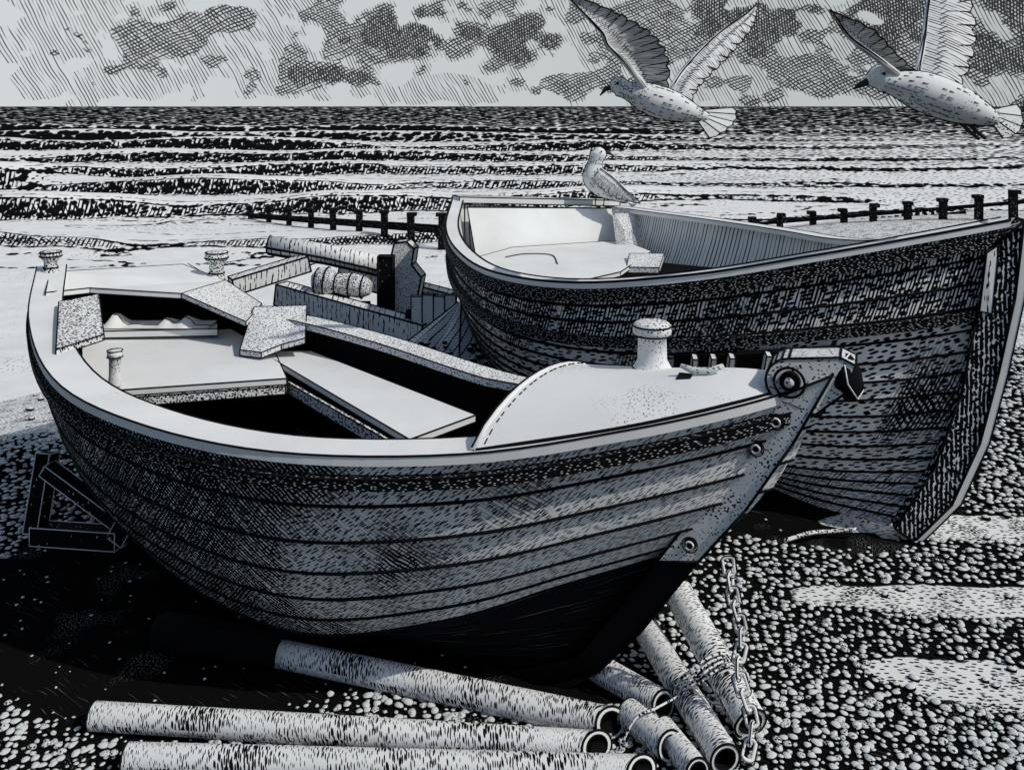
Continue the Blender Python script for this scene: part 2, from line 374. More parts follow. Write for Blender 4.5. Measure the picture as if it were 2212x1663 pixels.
# ---- second boat
b2=empty('wooden_fishing_boat',(1.0,6.0,0))
G2=[(-.46,7.6,1.394),(-.442,6.6,1.302),(-.307,5.8,1.252),(-.069,5.3,1.214),(.356,4.95,1.225),(.936,4.75,1.305),(1.497,4.65,1.416),(2.01,4.6,1.517),(2.46,4.6,1.60)]
B2=[(-.3,7.6,.7),(-.25,6.7,.6),(-.1,6.0,.5),(.15,5.6,.42),(.5,5.35,.36),(.95,5.2,.3),(1.35,5.05,.27),(1.75,4.92,.27),(2.2,4.72,.34)]
K2=[(.1,7.6,.3),(.3,7.1,.2),(.5,6.7,.15),(.7,6.3,.1),(.9,6.0,.08),(1.15,5.7,.06),(1.4,5.4,.04),(1.66,5.08,.02),(1.95,4.8,.02)]
F2=[(.93,8.3,1.27),(1.225,7.8,1.276),(1.51,7.3,1.287),(1.77,6.9,1.289),(1.996,6.5,1.29),(2.18,6.1,1.294),(2.31,5.6,1.354),(2.42,5.1,1.476),(2.46,4.6,1.60)]
g2,b_,k_,f2,ref2,near2,arc2=hull(b2,G2,B2,K2,F2,12,5,'hull2','hull2b',['inner2','inner2'],.0080,.016)
mb=MB(); rail(g2,ref2,.03,.06,.035,0,mb,0,1,.007); mb.build('near_gunwale',['pale','ink'],b2)
mb=MB(); rail(f2,-ref2,.02,.10,.035,0,mb,0,1,.004); mb.build('far_gunwale',['pale','ink'],b2)
mb=MB(); rail([near2(i,.03) for i in range(len(g2))],ref2,.05,.0,.060,-.035,mb,0,0,.006)
rail([near2(i,.28) for i in range(len(g2))],ref2,.06,.0,.050,-.02,mb,0,0,.006); mb.build('rubbing_strakes',['rub','ink'],b2)
mb=MB(); tr=[V((-.46,7.6,1.40)),V((.93,8.3,1.27))]; mb.beam(tr[0]+V((0,0,.03)),tr[1]+V((0,0,.06)),.14,.05,0,.005,1); mb.build('transom_cap',['pale','ink'],b2)
mb=MB(); mb.slab([(-.36,7.45,1.38),(.90,8.1,1.30),(.93,7.9,.8),(-.25,7.3,.8)],(0,.03,0),0,None,.005,1); mb.build('transom_board',['pale','ink'],b2)
mb=MB(); mb.slab([(-.33,6.9,1.02),(.0,7.5,1.02),(.95,7.9,1.02),(1.1,7.3,1.02),(.75,6.4,1.02),(.3,5.9,1.02),(-.15,6.0,1.02)],(0,0,.03),0,None,.004,1); mb.tube(cat([(-.05,7.0,1.055),(.1,7.15,1.055),(.3,7.1,1.055),(.33,6.7,1.055)],6),.004,1,5); mb.build('stern_seat',['pale','ink'],b2)
mb=MB(); mb.slab([(.86,8.0,1.32),(1.0,8.0,1.30),(1.0,7.6,1.02),(.86,7.6,1.02)],(.08,0,0),0); mb.build('quarter_knee',['stip','ink'],b2)
mb=MB(); mb.slab([(.82,6.62,1.045),(.88,6.95,1.09),(1.15,7.0,1.08),(1.05,6.6,1.045)],(0,0,-.04),0,None,.003,1); mb.build('seat_end',['stip','ink'],b2)
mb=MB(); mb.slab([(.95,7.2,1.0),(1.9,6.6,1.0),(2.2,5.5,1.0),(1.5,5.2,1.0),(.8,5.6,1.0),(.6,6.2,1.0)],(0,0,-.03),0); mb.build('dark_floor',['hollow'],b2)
n2=V((.25,.97,0)).normalized(); s2=-n2*.06
i2=[(2.378,4.6,1.505),(2.296,4.62,1.11),(2.241,4.65,.754),(2.124,4.7,.362),(1.957,4.75,.058)]
o2=[(2.043,4.73,.0),(2.209,4.68,.206),(2.324,4.63,.529),(2.401,4.6,.884),(2.466,4.57,1.259),(2.50,4.55,1.64)]
M['stem2']=ink_mat('tarred_stem',lambda t,v: mx(t,hatch(t,v,.02,88,.33,.2,.30,10),dash(t,v,.02,.02,30,.46,'3D')),coord='Object')
mb=MB(); mb.slab([V(p)+s2 for p in i2+o2],n2*.12,0,None,.007,1); mb.build('stem_post',['stem2','ink'],b2)
mb=MB(); e=[V(p)+s2*.8 for p in o2]; 
rows=[[p for p in e],[p+V((.05,-.004,0)) for p in e],[p+V((.05,.11,0)) for p in e],[p+V((0,.11,0)) for p in e]]
for x in range(3): mb.grid([rows[x],rows[x+1]],0,sm=False)
mb.tube(rows[1],.004,1,5); mb.tube(rows[0],.004,1,5); mb.build('stem_band',['pale','ink'],b2)
mb=MB(); mb.slab([V(p)+s2*1.3 for p in [(2.34,4.6,1.48),(2.40,4.6,1.52),(2.37,4.61,1.18),(2.315,4.62,1.19)]],n2*.02,0,None,.004,1); mb.build('stem_plate',['timber','ink'],b2)
mb=MB()
for q in range(6):
    i=int(30+q*1.4); a=near2(i,.33)+V((0,-.09,0)); c=near2(i,.47)+V((0,-.09,0)); mb.beam(a,c,.05,.03,0,.004,1,up=(1,0,0))
mb.tube([near2(i,.33)+V((0,-.06,0)) for i in range(29,39)],.014,1,6); mb.tube([near2(i,.48)+V((0,-.06,0)) for i in range(29,39)],.014,1,6)
mb.grid([[near2(i,.33)+V((0,-.03,0)) for i in range(29,39)],[near2(i,.48)+V((0,-.03,0)) for i in range(29,39)]],1)
mb.build('fender_slats',['pale','ink'],b2)

# ------------------------------------------------------------------ pipes
def pipe(p0,p1,r,mn=(0,-.55,.25)):
    m=MB(); p0=V(p0);p1=V(p1);d=(p1-p0).normalized(); nn=(d+V(mn)).normalized()
    n=10; pts=[p0.lerp(p1,i/n) for i in range(n+1)]
    o=m.tube(pts,r,0,26,False,mitre=(None,nn)); q=m.tube([p0,p1-d*.02,p1],r*.70,1,26,False,mitre=(None,nn))
    m.grid([o[-1],q[-1]],2,None,False,True); m.grid([o[0],q[0]],2,None,False,True)
    m.tube(o[-1]+[o[-1][0]],.0042,1,5,False); m.tube(q[-1]+[q[-1][0]],.0032,1,5,False); m.tube(o[0]+[o[0][0]],.0035,1,5,False)
    m.tube([p0+d*.1,p1-d*.12],r*.66,1,12,True)
    return m.build('metal_pipe',['pipe','ink','pale'])
pipe((-.986,3.66,.05),(.345,3.225,.05),.051,(0,-1.1,.45))
pipe((-1.48,3.27,.046),(.286,3.115,.046),.046,(0,-1.1,.45))
pipe((-1.275,3.06,.046),(.42,3.00,.046),.045,(0,-1.1,.45))
pipe((.02,3.86,.05),(.543,3.32,.05),.050,(0,-.4,.25))
pipe((.54,3.70,.10),(.70,3.04,.055),.052,(0,0,0))
pipe((.67,3.74,.235),(.825,3.20,.066),.060,(0,0,0))
pipe((.41,3.28,.05),(.53,3.10,.055),.050,(0,-.2,.15))
pipe((.52,3.20,.05),(.60,2.99,.05),.042,(0,-.1,.1))
m=MB()
for q in range(4):
    pts=[]
    for k in range(25):
        a=k/24*2*math.pi; pts.append((.70+.115*math.cos(a)+q*.010,3.36+.03*math.sin(a*2)-q*.02,.125+.065*math.sin(a)+.03*math.cos(a)))
    m.tube(pts,.0045,0,6)
m.tube(cat([(.60,3.3,.10),(.5,3.2,.12),(.42,3.15,.115),(.36,3.12,.03)],6),.004,0,6)
m.build('rope_lashing',['stipd','ink'])
m=MB(); m.tube(cat([(1.36,4.62,.03),(1.5,4.66,.05),(1.62,4.72,.03),(1.75,4.7,.05)],5),.010,0,8); m.build('mooring_rope',['stipd'])
m=MB(); m.lathe((-1.42,3.72,.09),[(.06,0),(.075,.02),(.075,.50),(.06,.52),(.001,.522)],0,16,(.85,-.2,0)); m.build('wooden_roller',['hollow','pale'])

# ------------------------------------------------------------------ chain
m=MB(); path=cat([(.755,3.24,.615),(.768,3.23,.50),(.80,3.22,.36),(.775,3.18,.26),(.80,3.13,.17),(.805,3.10,.115),(.77,3.05,.03)],16)
acc=0; last=path[0]; c=[path[0]]
for p in path[1:]:
    acc+=(p-last).length; last=p
    if acc>.044: c.append(p); acc=0
for i in range(len(c)-1):
    d=(c[i+1]-c[i]).normalized(); a=d.cross(V((0,1,0))).normalized(); 
    if i%2: a=(a.cross(d)*.8+a*.5).normalized()
    mid=(c[i]+c[i+1])/2
    m.tube([mid+d*(.024*math.copysign(1,math.cos(q))+.013*math.cos(q))*.85+a*.020*math.sin(q) for q in [2*math.pi*k/14 for k in range(15)]],.0062,0,6,False)
    m.tube([mid+V((0,-.005,-.002))+d*(.024*math.copysign(1,math.cos(q))+.013*math.cos(q))*1.05+a*.027*math.sin(q) for q in [2*math.pi*k/14 for k in range(15)]],.0022,1,4,False)
m.build('iron_chain',['pale','ink'])

# ------------------------------------------------------------------ trestle under stern
m=MB()
m.beam((-2.40,4.66,.05),(-1.95,4.60,.05),.09,.09,0,.0028,1); m.beam((-2.40,4.66,.05),(-2.38,4.75,.42),.08,.08,0,.0028,1); m.beam((-2.36,4.70,.36),(-1.9,4.62,.08),.08,.06,0,.0028,1); m.beam((-1.95,4.6,.05),(-1.7,4.55,.5),.09,.09,0,.0028,1)
m.build('wooden_trestle',['timberd','pale'])

# ------------------------------------------------------------------ winch timbers
w=empty('timber_winch',(-1.3,7.5,0))
def bm(name,p0,p1,a,h,mat='timber'):
    m=MB(); m.beam(p0,p1,a,h,0,.008,1); m.build(name,[mat,'ink'],w)
m=MB(); m.tube([(-2.1,8.0,1.0),(-1.6,7.95,.93),(-1.06,7.9,.82)],[.075,.08,.08],0,14); m.ring((-2.1,8.0,1.0),.075,.008,1,(1,0,-.15)); m.tube([(-2.1,7.93,.98),(-1.6,7.88,.905),(-1.06,7.83,.79)],.012,1,6); m.tube([(-2.1,7.96,.925),(-1.6,7.91,.85),(-1.06,7.86,.74)],.012,1,6); m.lathe((-2.1,8,1.0),[(.001,-.01),(.06,-.01),(.06,.01)],1,12,(1,0,-.15)); m.build('round_pole',['timber','ink'],w)
bm('cross_beam',(-2.3,7.6,.72),(-1.75,7.9,.86),.16,.13); bm('side_beam',(-1.9,7.6,.66),(-.65,7.0,.47),.14,.17); bm('side_beam',(-1.5,8.2,.72),(-.5,7.8,.55),.14,.15)
bm('foot_beam',(-2.2,7.4,.5),(-.9,6.9,.25),.16,.14,'timberd')
for p in ((-2.2,7.55),(-1.7,7.6),(-1.2,7.4),(-.75,7.1),(-1.5,8.1),(-.7,7.8)): bm('leg',(p[0],p[1],-.05),(p[0],p[1],.62),.11,.11,'timberd')
m=MB(); pr=[(-.99,7.55,.35),(-.99,7.55,.95),(-.96,7.55,1.08),(-.86,7.55,1.09),(-.80,7.55,1.03),(-.82,7.55,.90),(-.74,7.55,.80),(-.78,7.55,.60),(-.72,7.55,.35)]
m.slab(pr,(.02,.14,0),0,None,.008,1); m.build('carved_post',['stip','ink'],w)
bm('post',(-1.02,7.5,.0),(-1.02,7.5,.98),.12,.10,'timberd')
m=MB(); dp=[(-1.62,7.5,.78),(-1.58,7.5,.78),(-1.5,7.49,.775),(-1.42,7.48,.765),(-1.3,7.46,.755),(-1.2,7.45,.74),(-1.13,7.44,.73)]; dr=[.05,.10,.115,.075,.095,.09,.05]
m.tube(dp,dr,0,18)
for p,r in zip(dp[1:6],dr[1:6]): m.ring(p,r*1.02,.007,1,(1,-.1,-.1))
m.build('winch_drum',['stipd','ink'],w)
for i in range(4):
    m=MB(); m.beam((-.72+.085*i,7.0,.25),(-.72+.085*i,7.0,.76+.01*(i%2)),.083,.04,0,.005,1); m.build('plank',['stem','ink'],w)

# net heap
NX,NY=-.36,6.6
def netz(t): return .80*max(0,1-t)**1.25
m=MB(); rows=[]
for i in range(15):
    t=i/14; z=netz(t); row=[]
    for q in range(40):
        a=2*math.pi*q/40; R=(1.0*t+.02)*(1+.16*math.sin(a*4+1)+.08*math.sin(a*9)); 
        if math.cos(a)<0: R*=1.15
        row.append((NX+R*math.cos(a)*.95,NY+R*math.sin(a)*.7,z+.02*math.sin(a*11)*t))
    rows.append(row)
m.grid(rows,0,[[(q*.07*(.3+i/14),i*.09) for q in range(40)] for i in range(15)],True,True)
m.tube([rows[i][20] for i in range(15)],.007,1,5); m.tube([rows[i][30] for i in range(15)],.006,1,5)
m.build('fishing_net_heap',['net','ink'])
m=MB()
for q in range(700):
    x=random.uniform(-1.0,.3);y=random.uniform(5.95,6.5); t=math.hypot((x-NX)/.98,(y-NY)/.70)
    if t>1 or t<.33+random.uniform(-.05,.1): continue
    z=netz(t*.93)+random.uniform(.03,.07); r=random.uniform(.018,.032); m.lathe((x,y,z),[(r*.7,-r*.7),(r,0),(r*.7,r*.7),(.001,r)],0,8)
m.build('net_cork_floats',['pebble'])

# ------------------------------------------------------------------ groynes
def ground_z(x,y):
    sh=9+1.35*(x+4.5); sh=max(8.2,min(21,sh)); s=y-sh
    t=max(0,min(1,(s+6)/8)); z=-.62*(t*t*(3-2*t))
    if s>2: z-=min(3,(s-2)*.08)
    bx=max(0,1-((x-8.5)/5.0)**2-((y-14)/5)**2); z+=.48*bx
    z+=.02*noise.noise(V((x*.8,y*.8,0)))
    return z
def groyne(name,p0,p1,n,h0,h1,r0,r1,railf,board=.0):
    m=MB(); p0=V(p0);p1=V(p1)
    for i in range(n):
        t=i/(n-1); p=p0.lerp(p1,t); h=h0+(h1-h0)*t; r=r0+(r1-r0)*t; h*=random.uniform(.88,1.12)
        m.beam((p.x,p.y,p.z-1.2),(p.x+random.uniform(-.03,.03),p.y,p.z+h),r,r,0)
        m.beam((p.x,p.y,p.z+h-.02),(p.x,p.y,p.z+h+.04),r*1.35,r*1.35,0)
    for rf in railf:
        m.beam(p0+V((-.1,-.1,h0*rf)),p1+V((.4,-.1,h1*rf)),.05,.055,0)
    if board: m.beam(p0+V((0,.05,-board/2)),p1+V((0,.05,-board/2)),.05,board,0)
    return m.build(name,['timberd'])
groyne('wooden_groyne',(-6.1,21.5,-.32),(-1.3,17,-.06),9,.14,.26,.09,.14,(.1,),.10)
groyne('wooden_groyne',(4.15,16,.02),(7.6,14,.52),9,.20,.38,.09,.10,(.68,),.0)
groyne('wooden_breakwater',(4.9,15.9,-.1),(7.0,15.2,.28),22,.12,.2,.04,.04,(.9,),.0)

# ------------------------------------------------------------------ gulls
def wing(mb,le,te,mat,lmat,org,sc_,flip=1):
    L=cat([V((a[0]*sc_,a[2],a[1]*sc_))+org for a in le],7); T=cat([V((a[0]*sc_,a[2],a[1]*sc_))+org for a in te],7)
    n=min(len(L),len(T)); rows=[]
    for i in range(n):
        ser=(.0 if i%3 else .09); row=[]
        for kx in range(9):
            w=kx/8; p=L[i].lerp(T[i],w*(1-ser)); p=p+V((0,flip*.05*math.sin(math.pi*w)*(1-i/n),0)); row.append(p)
        rows.append(row)
    uv=[[(kx*.03,i*.035) for kx in range(9)] for i in range(n)]
    mb.grid(rows,mat,uv)
    mb.grid([[p+V((0,.012,0.004)) for p in r] for r in rows],mat,uv)
    mb.tube([r[0] for r in rows],[.015*(1-i/n)+.003 for i in range(n)],mat,8)
    mb.tube([r[0]+V((0,-.014,.004)) for r in rows],.0042,lmat,5); mb.tube([r[-1] for r in rows],.0036,lmat,5)
    for i in range(2,n-1,2):
        k0=3 if i%4 else 5
        mb.tube([rows[i][k0]+V((0,-.006,0)),rows[i+1 if i+1<n else i][8]+V((0,-.006,0))],[.0016,.0034],lmat,4)
    for i in range(0,n-3,1):
        mb.tube([rows[i][2]+V((0,-.008,0)),rows[i+1][3]+V((0,-.008,0))],.0018,lmat,4)
def gull(name,org,s,spine,rad,beak,tail,wings,eye,legs=None):
    e=empty(name,org); org=V(org)
    P=lambda a: V((a[0]*s,(a[2] if len(a)>2 else 0),a[1]*s))+org
    m=MB(); pts=cat([P(a) for a in spine],5); rr=cat([V((r,0,0)) for r in rad],5); 
    R=m.tube(pts,[max(q.x,1)*s for q in rr],0,20,upref=(0,1,0))
    lw=.0032 if s<.003 else .0055
    m.tube([r[0]+V((0,-.004,0)) for r in R],lw,1,5); m.tube([r[10]+V((0,-.004,0)) for r in R],lw,1,5)
    random.seed(len(name)+int(s*10000))
    for q in range(130):
        i=random.randrange(len(R)//4,len(R)-3); kk=random.randrange(10,20); a=R[i][kk]; c=R[i+1][(kk)%20]
        cen=pts[i]; a=a+(a-cen)*.03; c=a.lerp(c+(c-cen)*.03,random.uniform(.5,.9)); m.tube([a,c],[lw*.7,.001],1,4)
    m.build('body',['feather','ink'],e)
    m=MB(); bp=[P(a) for a in beak]; m.tube(bp,[rad[0]*s*.85,rad[0]*s*.6,.003],0,8); 
    m.lathe(P(eye),[(.001,-.006),(.008,-.004),(.008,.004),(.001,.006)],0,8,(0,1,0)); m.build('beak_and_eye',['beak'],e)
    m=MB(); nt=len(tail)
    for i in range(nt-2):
        a,b3,c3=P(tail[0]),P(tail[i+1]),P(tail[i+2]); m.slab([a,b3,(b3+c3)/2+(((b3+c3)/2-a)*.05),c3],(0,.012,0),0,None,.0026,1)
    m.build('tail',['feather','ink'],e)
    for i,(le,te,fl) in enumerate(wings):
        m=MB(); wing(m,le,te,0,1,org,s,fl); m.build('wing',['wing','ink'],e)
    if legs:
        m=MB()
        for lg in legs: m.tube([P(a) for a in lg],[.012,.009,.009,.012][:len(lg)],0,6)
        m.build('legs',['beak'],e)
    return e
gull('seagull',(.745,4.6,2.23),.0023,
 [(-112,26),(-96,28),(-72,18),(-35,4),(20,-14),(68,-30),(100,-40)],[8,20,19,32,33,19,8],
 [(-108,27),(-122,22),(-134,8)],
 [(62,-25,0),(158,-18,.05),(162,-32,.03),(155,-48,.01),(140,-60,-.02),(122,-72,-.04),(98,-82,-.05)],
 [([(-35,20,-.03),(-85,75,-.12),(-125,108,-.2),(-140,135,-.24),(-188,180,-.3),(-225,215,-.36)],[(15,10,.03),(12,80,-.05),(-20,130,-.12),(-80,165,-.2),(-150,192,-.28),(-225,215,-.36)],1),
  ([(20,10,.05),(50,55,.14),(105,110,.25),(165,160,.35),(225,200,.42),(262,228,.5)],[(65,-8,.05),(95,32,.12),(145,75,.22),(200,125,.32),(245,175,.42),(264,226,.5)],-1)],
 (-98,34,-.045))
gull('seagull',(1.99,4.4,2.26),.0022,
 [(-138,26),(-112,32),(-82,22),(-25,5),(45,-20),(108,-45),(145,-60)],[11,29,27,42,42,27,10],
 [(-132,26),(-152,17),(-168,8)],
 [(115,-40,0),(198,-25,.05),(202,-50,.02),(195,-72,0),(178,-88,-.02),(150,-98,-.03)],
 [([(-80,40,-.04),(-150,78,-.14),(-215,110,-.24),(-275,160,-.36)],[(-20,40,.02),(-95,85,-.1),(-165,130,-.22),(-275,162,-.36)],1),
  ([(-20,35,.05),(15,120,.15),(50,200,.28),(95,290,.42)],[(70,0,.05),(125,80,.15),(160,170,.28),(160,290,.42)],-1)],
 (-112,40,-.062),legs=[[(50,-50),(85,-85),(105,-100)],[(70,-55),(100,-85),(118,-98)]])
gull('seagull',(.745,7.95,1.335),.004,
 [(-2,126),(-1,114),(-7,95),(-10,65),(10,45),(40,25),(62,12)],[6,17,15,25,26,15,4],
 [(10,117),(22,114),(34,107)],
 [(40,28,0),(82,12,.03),(80,5,0),(70,0,-.03)],
 [([(0,82,-.10),(26,64,-.115),(55,36,-.09),(88,8,-.03)],[(-14,58,-.10),(8,35,-.12),(40,18,-.08),(88,6,-.03)],-1)],
 (4,118,-.07),legs=[[(-4,40),(-6,18),(-8,0),(4,-1)],[(12,38),(12,18),(10,0),(22,-1)]])
random.seed(11)

# ------------------------------------------------------------------ ground
def ell(x,y,cx,cy,a,b,ang=0):
    dx,dy=x-cx,y-cy; c_,s_=math.cos(math.radians(ang)),math.sin(math.radians(ang))
    u=(dx*c_+dy*s_)/a; v=(-dx*s_+dy*c_)/b; return 1-math.sqrt(u*u+v*v)
def pale(x,y):
    n=.25*noise.noise(V((x*2.2,y*2.2,3)))
    v=max(ell(x,y,2.15,4.12,.95,.15,-3),ell(x,y,1.98,3.48,.62,.17,-14),ell(x,y,2.3,4.85,.7,.16,-6))*2+n
    v=max(v,(y-6.3)+n*2 if x<-2.4 else -1, (y-8.2)+n*2)
    return max(0,min(1,v*3+.3))
def boat_shade(x,y):  # boats' shadow painted in: pebbles thinned and shrunk over near-black ground
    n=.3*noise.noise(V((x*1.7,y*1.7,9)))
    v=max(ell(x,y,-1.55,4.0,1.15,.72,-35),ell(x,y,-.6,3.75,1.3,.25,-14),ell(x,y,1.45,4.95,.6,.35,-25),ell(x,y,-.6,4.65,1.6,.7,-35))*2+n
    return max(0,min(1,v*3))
xs=[-2600,-800,-200,-60,-25,-14,-10]+[-8+.08*i for i in range(200)]+[8.5,9,9.5,10,11,12,13,14,16,20,40,120,500,2600]
ys=[-2000,-300,-60,-15,-4,0,1.5]+[2.2+.08*i for i in range(100)]+[10.4+.6*i for i in range(25)]+[28,40,80,300,2600]
mb=MB(); rows=[[(x,y,ground_z(x,y)) for x in xs] for y in ys]
mb.grid(rows,0,[[(x,y) for x in xs] for y in ys])
def f_ground(t,v):
    at=nd(t,'ShaderNodeAttribute',attribute_name='sand'); 
    n=noi(t,v,7,3)
    sand=mr(t,ma(t,'ADD',at.outputs['Fac'],mr(t,n,0,1,-.15,.15)),.38,.46)
    d=mx(t,dash(t,v,.045,.02,5,.26),mul(t,dash(t,v,.02,.014,5,.4),thr_lt(t,n,.5,.1)))
    s=mul(t,sand,ma(t,'SUBTRACT',1.0,d))
    n2_=noi(t,v,2.5,3)
    grit=mul(t,dash(t,v,.014,.010,0,.20),thr_lt(t,n2_,.42,.1))
    scr=mul(t,hatch(t,v,.024,35,.06,.3,.52,5),thr_lt(t,.50,n2_,.1))
    return ma(t,'SUBTRACT',1.0,mx(t,s,mul(t,grit,.35),mul(t,scr,.22)))
M['ground']=ink_mat('shingle_ground',f_ground,ink=(.006,.006,.006,1),spec=0.0)
go=mb.build('shingle_beach',['ground'])
at=go.data.attributes.new('sand','FLOAT','POINT'); at.data.foreach_set('value',[pale(x,y) for y in ys for x in xs])
def tmpl(sub,n):
    o=[]
    for q in range(n):
        bb=bmesh.new(); bmesh.ops.create_icosphere(bb,subdivisions=sub,radius=1)
        o.append(([ (v.co*(1+.32*noise.noise(v.co*1.1+V((q*7,0,0))))).copy() for v in bb.verts],[[v.index for v in fc.verts] for fc in bb.faces])); bb.free()
    return o
tm=tmpl(2,6); tm1=tmpl(1,5)
pv=[];pf=[]
y=2.75
while y<8.6:
    sp=.031+.0085*max(0,y-3.1)
    x=-y*.60-.2
    while x<y*.60+.3:
        px=x+random.uniform(-.36,.36)*sp; py=y+random.uniform(-.36,.36)*sp; x+=sp*1.06
        if pale(px,py)>.5 and random.random()>.04: continue
        dz=boat_shade(px,py)
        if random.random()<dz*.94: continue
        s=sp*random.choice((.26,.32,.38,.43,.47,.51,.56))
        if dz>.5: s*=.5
        T=(tm if py<3.5 and s>.014 else tm1); vs_,fs_=random.choice(T)
        a=random.uniform(0,6.28); ca,sa=math.cos(a),math.sin(a); ex=random.uniform(1,1.35); fz=random.uniform(.6,.85)
        z0=ground_z(px,py)+s*fz*.35; b0=len(pv)
        for v in vs_:
            X,Y=v.x*ex*s,v.y*s; pv.append((px+X*ca-Y*sa,py+X*sa+Y*ca,z0+v.z*s*fz))
        pf.extend([[b0+i for i in fc] for fc in fs_])
    y+=sp*.97
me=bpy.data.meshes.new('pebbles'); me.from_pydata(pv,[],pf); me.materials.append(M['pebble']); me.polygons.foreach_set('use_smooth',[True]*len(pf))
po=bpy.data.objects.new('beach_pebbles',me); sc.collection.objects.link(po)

# ------------------------------------------------------------------ sea
RID=((17,.05,.6,.05),(20.5,.12,.8,.22),(25,.50,1.05,.20),(30.5,.40,1.1,.06),(37,.50,1.5,.22),(46,.5,2.0,.0),(56,.7,2.6,.18),(72,.8,3.5,-.03),(92,.8,5,.12))
def sea_z(x,y):
    z=-.45; den=0; foam=0
    left=1/(1+math.exp(max(-30,min(30,(x-.04*y)/ (0.10*y+1)))))
    for yc,A,wd,sl in RID:
        c_=yc+sl*x+3.0*noise.noise(V((x*3.0/yc,yc,0)))*(yc/25)+.5*noise.noise(V((x*.6,yc,3)))*(yc/25)
        d=(y-c_)/wd; e=math.exp(-d*d) if d<0 else math.exp(-(d*.45)**2)
        k=(.18+.82*left)*max(0,(.95+.8*noise.noise(V((x*5/yc,yc*2,5)))))
        z+=A*e*k; kk=min(k,1.0)
        if yc<19: kk*=.3
        den+=math.exp(-((d+1.0)/.62)**2)*kk*1.15; foam+=math.exp(-((d-.45)/.8)**2)*kk*1.3+.8*math.exp(-((d+2.4)/.8)**2)*kk  # wave shading put into ink density: dark fronts, crests left pale as foam
    return z+.03*noise.noise(V((x*.7,y*.5,1))),den-foam*.8
ws=[.36-(.36-.018)*i/420 for i in range(421)]
azs=[math.radians(-52+104*i/280) for i in range(281)]
rows=[];uvs=[];dn_=[]
for w_ in ws:
    r=1/(w_*w_); rows.append([]);uvs.append([])
    for a in azs:
        x,y=r*math.sin(a),r*math.cos(a); z,de=sea_z(x,y); rows[-1].append((x,y,z)); uvs[-1].append((a*200,w_*400)); dn_.append(de)
mb=MB(); mb.grid(rows,0,uvs)
def f_sea(t,v):
    s=nd(t,'ShaderNodeSeparateXYZ'); put(t,s.inputs[0],v)
    w_=ma(t,'MULTIPLY',s.outputs[1],1/400)
    r=nd(t,'ShaderNodeValToRGB'); put(t,r.inputs[0],ma(t,'MULTIPLY',w_,2.5)); cr=r.color_ramp
    pts=[(.0,.78),(.20,.72),(.27,.62),(.30,.46),(.36,.37),(.42,.30),(.50,.23),(.60,.12),(.8,.11)]
    cr.elements[0].position=pts[0][0]; cr.elements[0].color=(pts[0][1],)*3+(1,); cr.elements[1].position=pts[-1][0]; cr.elements[1].color=(pts[-1][1],)*3+(1,)
    for p,c_ in pts[1:-1]:
        e_=cr.elements.new(p); e_.color=(c_,c_,c_,1)
    at=nd(t,'ShaderNodeAttribute',attribute_name='wave_shade'); wave_shade=at.outputs['Fac']
    band=noi(t,vm(t,v,(.02,.16,1)),1,3,.6)
    th=ma(t,'ADD',r.outputs[0],ma(t,'MULTIPLY',ma(t,'SUBTRACT',band,.5),mr(t,w_,.08,.16,.2,.6)))
    th=ma(t,'ADD',th,ma(t,'MULTIPLY',wave_shade,.36))
    d=dash(t,v,1.5,.48,4,th,soft=.12)
    n=noi(t,vm(t,v,(.5,1.2,1)),1,2)
    near_=mr(t,w_,.11,.13)
    cn=ma(t,'ADD',wave_shade,ma(t,'MULTIPLY',ma(t,'SUBTRACT',n,.5),.6))
    hf=mul(t,hatch(t,v,.70,62,.24,.3,.34,6),mul(t,thr_lt(t,.26,cn,.1),near_))
    hx=mul(t,hatch(t,v,.70,-50,.22,.3,.36,6),mul(t,thr_lt(t,.58,cn,.1),near_))
    ab=ma(t,'ABSOLUTE',ma(t,'SUBTRACT',wave_shade,.20)); ct=mul(t,thr_lt(t,ab,mr(t,n,.30,.65,.0,.16),.03),near_)
    ab2=ma(t,'ABSOLUTE',ma(t,'ADD',wave_shade,.25)); ct2=mul(t,thr_lt(t,ab2,mr(t,n,.42,.72,.0,.08),.02),near_)
    return mx(t,d,hf,hx,ct,ct2)
M['sea']=ink_mat('sea_water',f_sea,rough=.9,spec=0.0)
so=mb.build('sea',['sea'])
at=so.data.attributes.new('wave_shade','FLOAT','POINT'); at.data.foreach_set('value',dn_)

# ------------------------------------------------------------------ sky backdrop
R=2400; rows=[];uvs=[]
for j in range(21):
    tz=-.03+.9*j/20; rows.append([]);uvs.append([])
    for i in range(81):
        a=math.radians(-80+160*i/80); rows[-1].append((R*math.sin(a),R*math.cos(a),2.2+R*tz)); uvs[-1].append((a*100,tz*100))
m=bpy.data.materials.new('sky_backdrop'); m.use_nodes=True; t=m.node_tree; t.nodes.clear()
m.cycles.emission_sampling='NONE'
o=nd(t,'ShaderNodeOutputMaterial'); em=nd(t,'ShaderNodeEmission'); t.links.new(em.outputs[0],o.inputs[0])
v=nd(t,'ShaderNodeTexCoord').outputs['UV']
s=nd(t,'ShaderNodeSeparateXYZ'); put(t,s.inputs[0],v)
def blobs(L):
    r=None
    for cx,cy,rx,ry in L:
        a=ma(t,'MULTIPLY',ma(t,'SUBTRACT',s.outputs[0],cx),1/rx); b=ma(t,'MULTIPLY',ma(t,'SUBTRACT',s.outputs[1],cy),1/ry)
        q=ma(t,'SUBTRACT',1.0,ma(t,'SQRT',ma(t,'ADD',mul(t,a,a),mul(t,b,b))))
        r=q if r is None else ma(t,'MAXIMUM',r,q)
    return r
cl=noi(t,vm(t,v,(.22,.30,1)),1,5,.3)
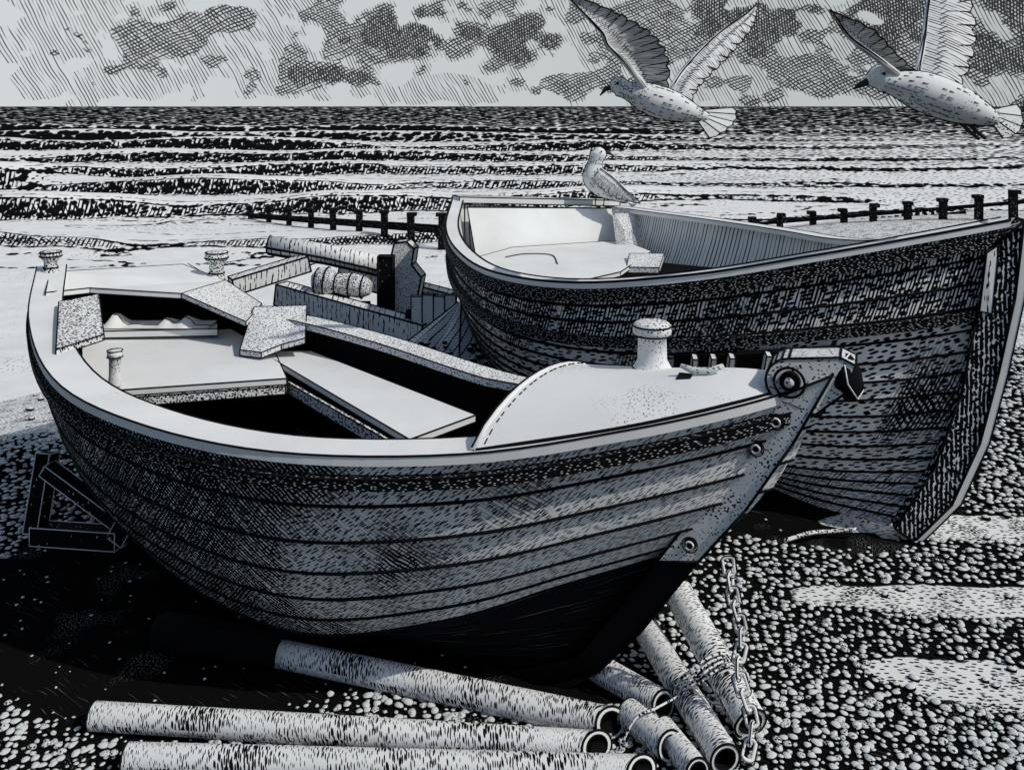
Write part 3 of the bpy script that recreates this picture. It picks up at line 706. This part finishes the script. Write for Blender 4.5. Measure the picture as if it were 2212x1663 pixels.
puff=nd(t,'ShaderNodeTexVoronoi',voronoi_dimensions='2D',feature='SMOOTH_F1'); put(t,puff.inputs['Vector'],vm(t,v,(.34,.46,1))); puff.inputs['Scale'].default_value=1
wob=ma(t,'ADD',ma(t,'MULTIPLY',ma(t,'SUBTRACT',cl,.5),2.6),ma(t,'MULTIPLY',ma(t,'SUBTRACT',puff.outputs['Distance'],.40),-1.4))
D=blobs([(-46,8.5,8,4.5),(-37,6.0,8,4.6),(-29,8,7,3.5),(-25,3.0,9,2.0),(-44,2.2,9,1.7),(-15,7.2,9,4.4),(-1,7.0,7,4.4),(-8,1.8,10,1.5),(12,6.0,7,6),(27,6,14,8),(47,6,14,9),(20,12,25,4.5),(-30,14,22,4.5),(60,10,18,12),(-66,8,14,8)])
D2=blobs([(-15,7.5,8,3.8),(-1,7.3,7,3.6),(-21,3.1,6,1.7),(22,8,9,5.5),(31,3.5,7,3.2),(42,7,9,5.5),(54,8,9,9),(-37,6.5,6,3.2),(8,2.6,7,1.8),(13,9,6,3.5),(-30,9,4,2.5)])
D3=blobs([(-12,7.8,5,2.2),(0,7.4,5,2.4),(54,9,7,7),(24,9,6,3.5),(-20,3.1,4,1.0),(40,9,5,2.5)])
base=mr(t,ma(t,'ADD',D,wob),.02,.09); base2=mr(t,ma(t,'ADD',D2,wob),.14,.20); base3=mr(t,ma(t,'ADD',D3,wob),.12,.18)
h1=mul(t,hatch(t,v,.31,62,.14,.9,.35,12,.035),base); h2=mul(t,hatch(t,v,.31,-25,.18,.9,.29,14,.04),base2); h3=mul(t,hatch(t,v,.30,35,.18,.9,.33,14,.04),base2); h4=mul(t,hatch(t,v,.25,85,.26,.6,.26,12,.05),base3)
mask=mul(t,mx(t,h1,h2,h3,h4),.96)
mix=nd(t,'ShaderNodeMix',data_type='RGBA'); put(t,mix.inputs[0],mask)
bg0=nd(t,'ShaderNodeMix',data_type='RGBA'); put(t,bg0.inputs[0],mr(t,s.outputs[0],-55,50)); bg0.inputs[6].default_value=(.64,.67,.69,1); bg0.inputs[7].default_value=(.48,.51,.515,1)
t.links.new(bg0.outputs[2],mix.inputs[6]); mix.inputs[7].default_value=(.016,.016,.018,1)
t.links.new(mix.outputs[2],em.inputs[0]); em.inputs[1].default_value=1.0
M['sky']=m
mb=MB(); mb.grid(rows,0,uvs); mb.build('sky',['sky'])

# ------------------------------------------------------------------ light, camera
sd=V((.74,-.40,.85)).normalized()
el=math.asin(sd.z)
wd=bpy.data.worlds.new('World'); sc.world=wd; wd.use_nodes=True; t=wd.node_tree
bg=t.nodes['Background']; sk=nd(t,'ShaderNodeTexSky',sky_type='NISHITA'); sk.sun_disc=False; sk.sun_elevation=el; sk.sun_rotation=math.atan2(sd.x,sd.y)
t.links.new(sk.outputs[0],bg.inputs[0]); bg.inputs[1].default_value=.085
L=bpy.data.lights.new('sun','SUN'); L.energy=2.5; L.angle=math.radians(.5); L.color=(1,.95,.87)
lo=bpy.data.objects.new('sun',L); lo.rotation_euler=sd.to_track_quat('Z','Y').to_euler(); lo.location=(5,-3,8); sc.collection.objects.link(lo)
cam=bpy.data.cameras.new('camera'); co=bpy.data.objects.new('camera',cam); sc.collection.objects.link(co)
co.location=(0,0,2.2); co.rotation_euler=(math.pi/2,0,0); cam.lens=32.55; cam.sensor_width=36; cam.shift_y=-.2728; cam.clip_end=10000; cam.clip_start=.05
sc.camera=co
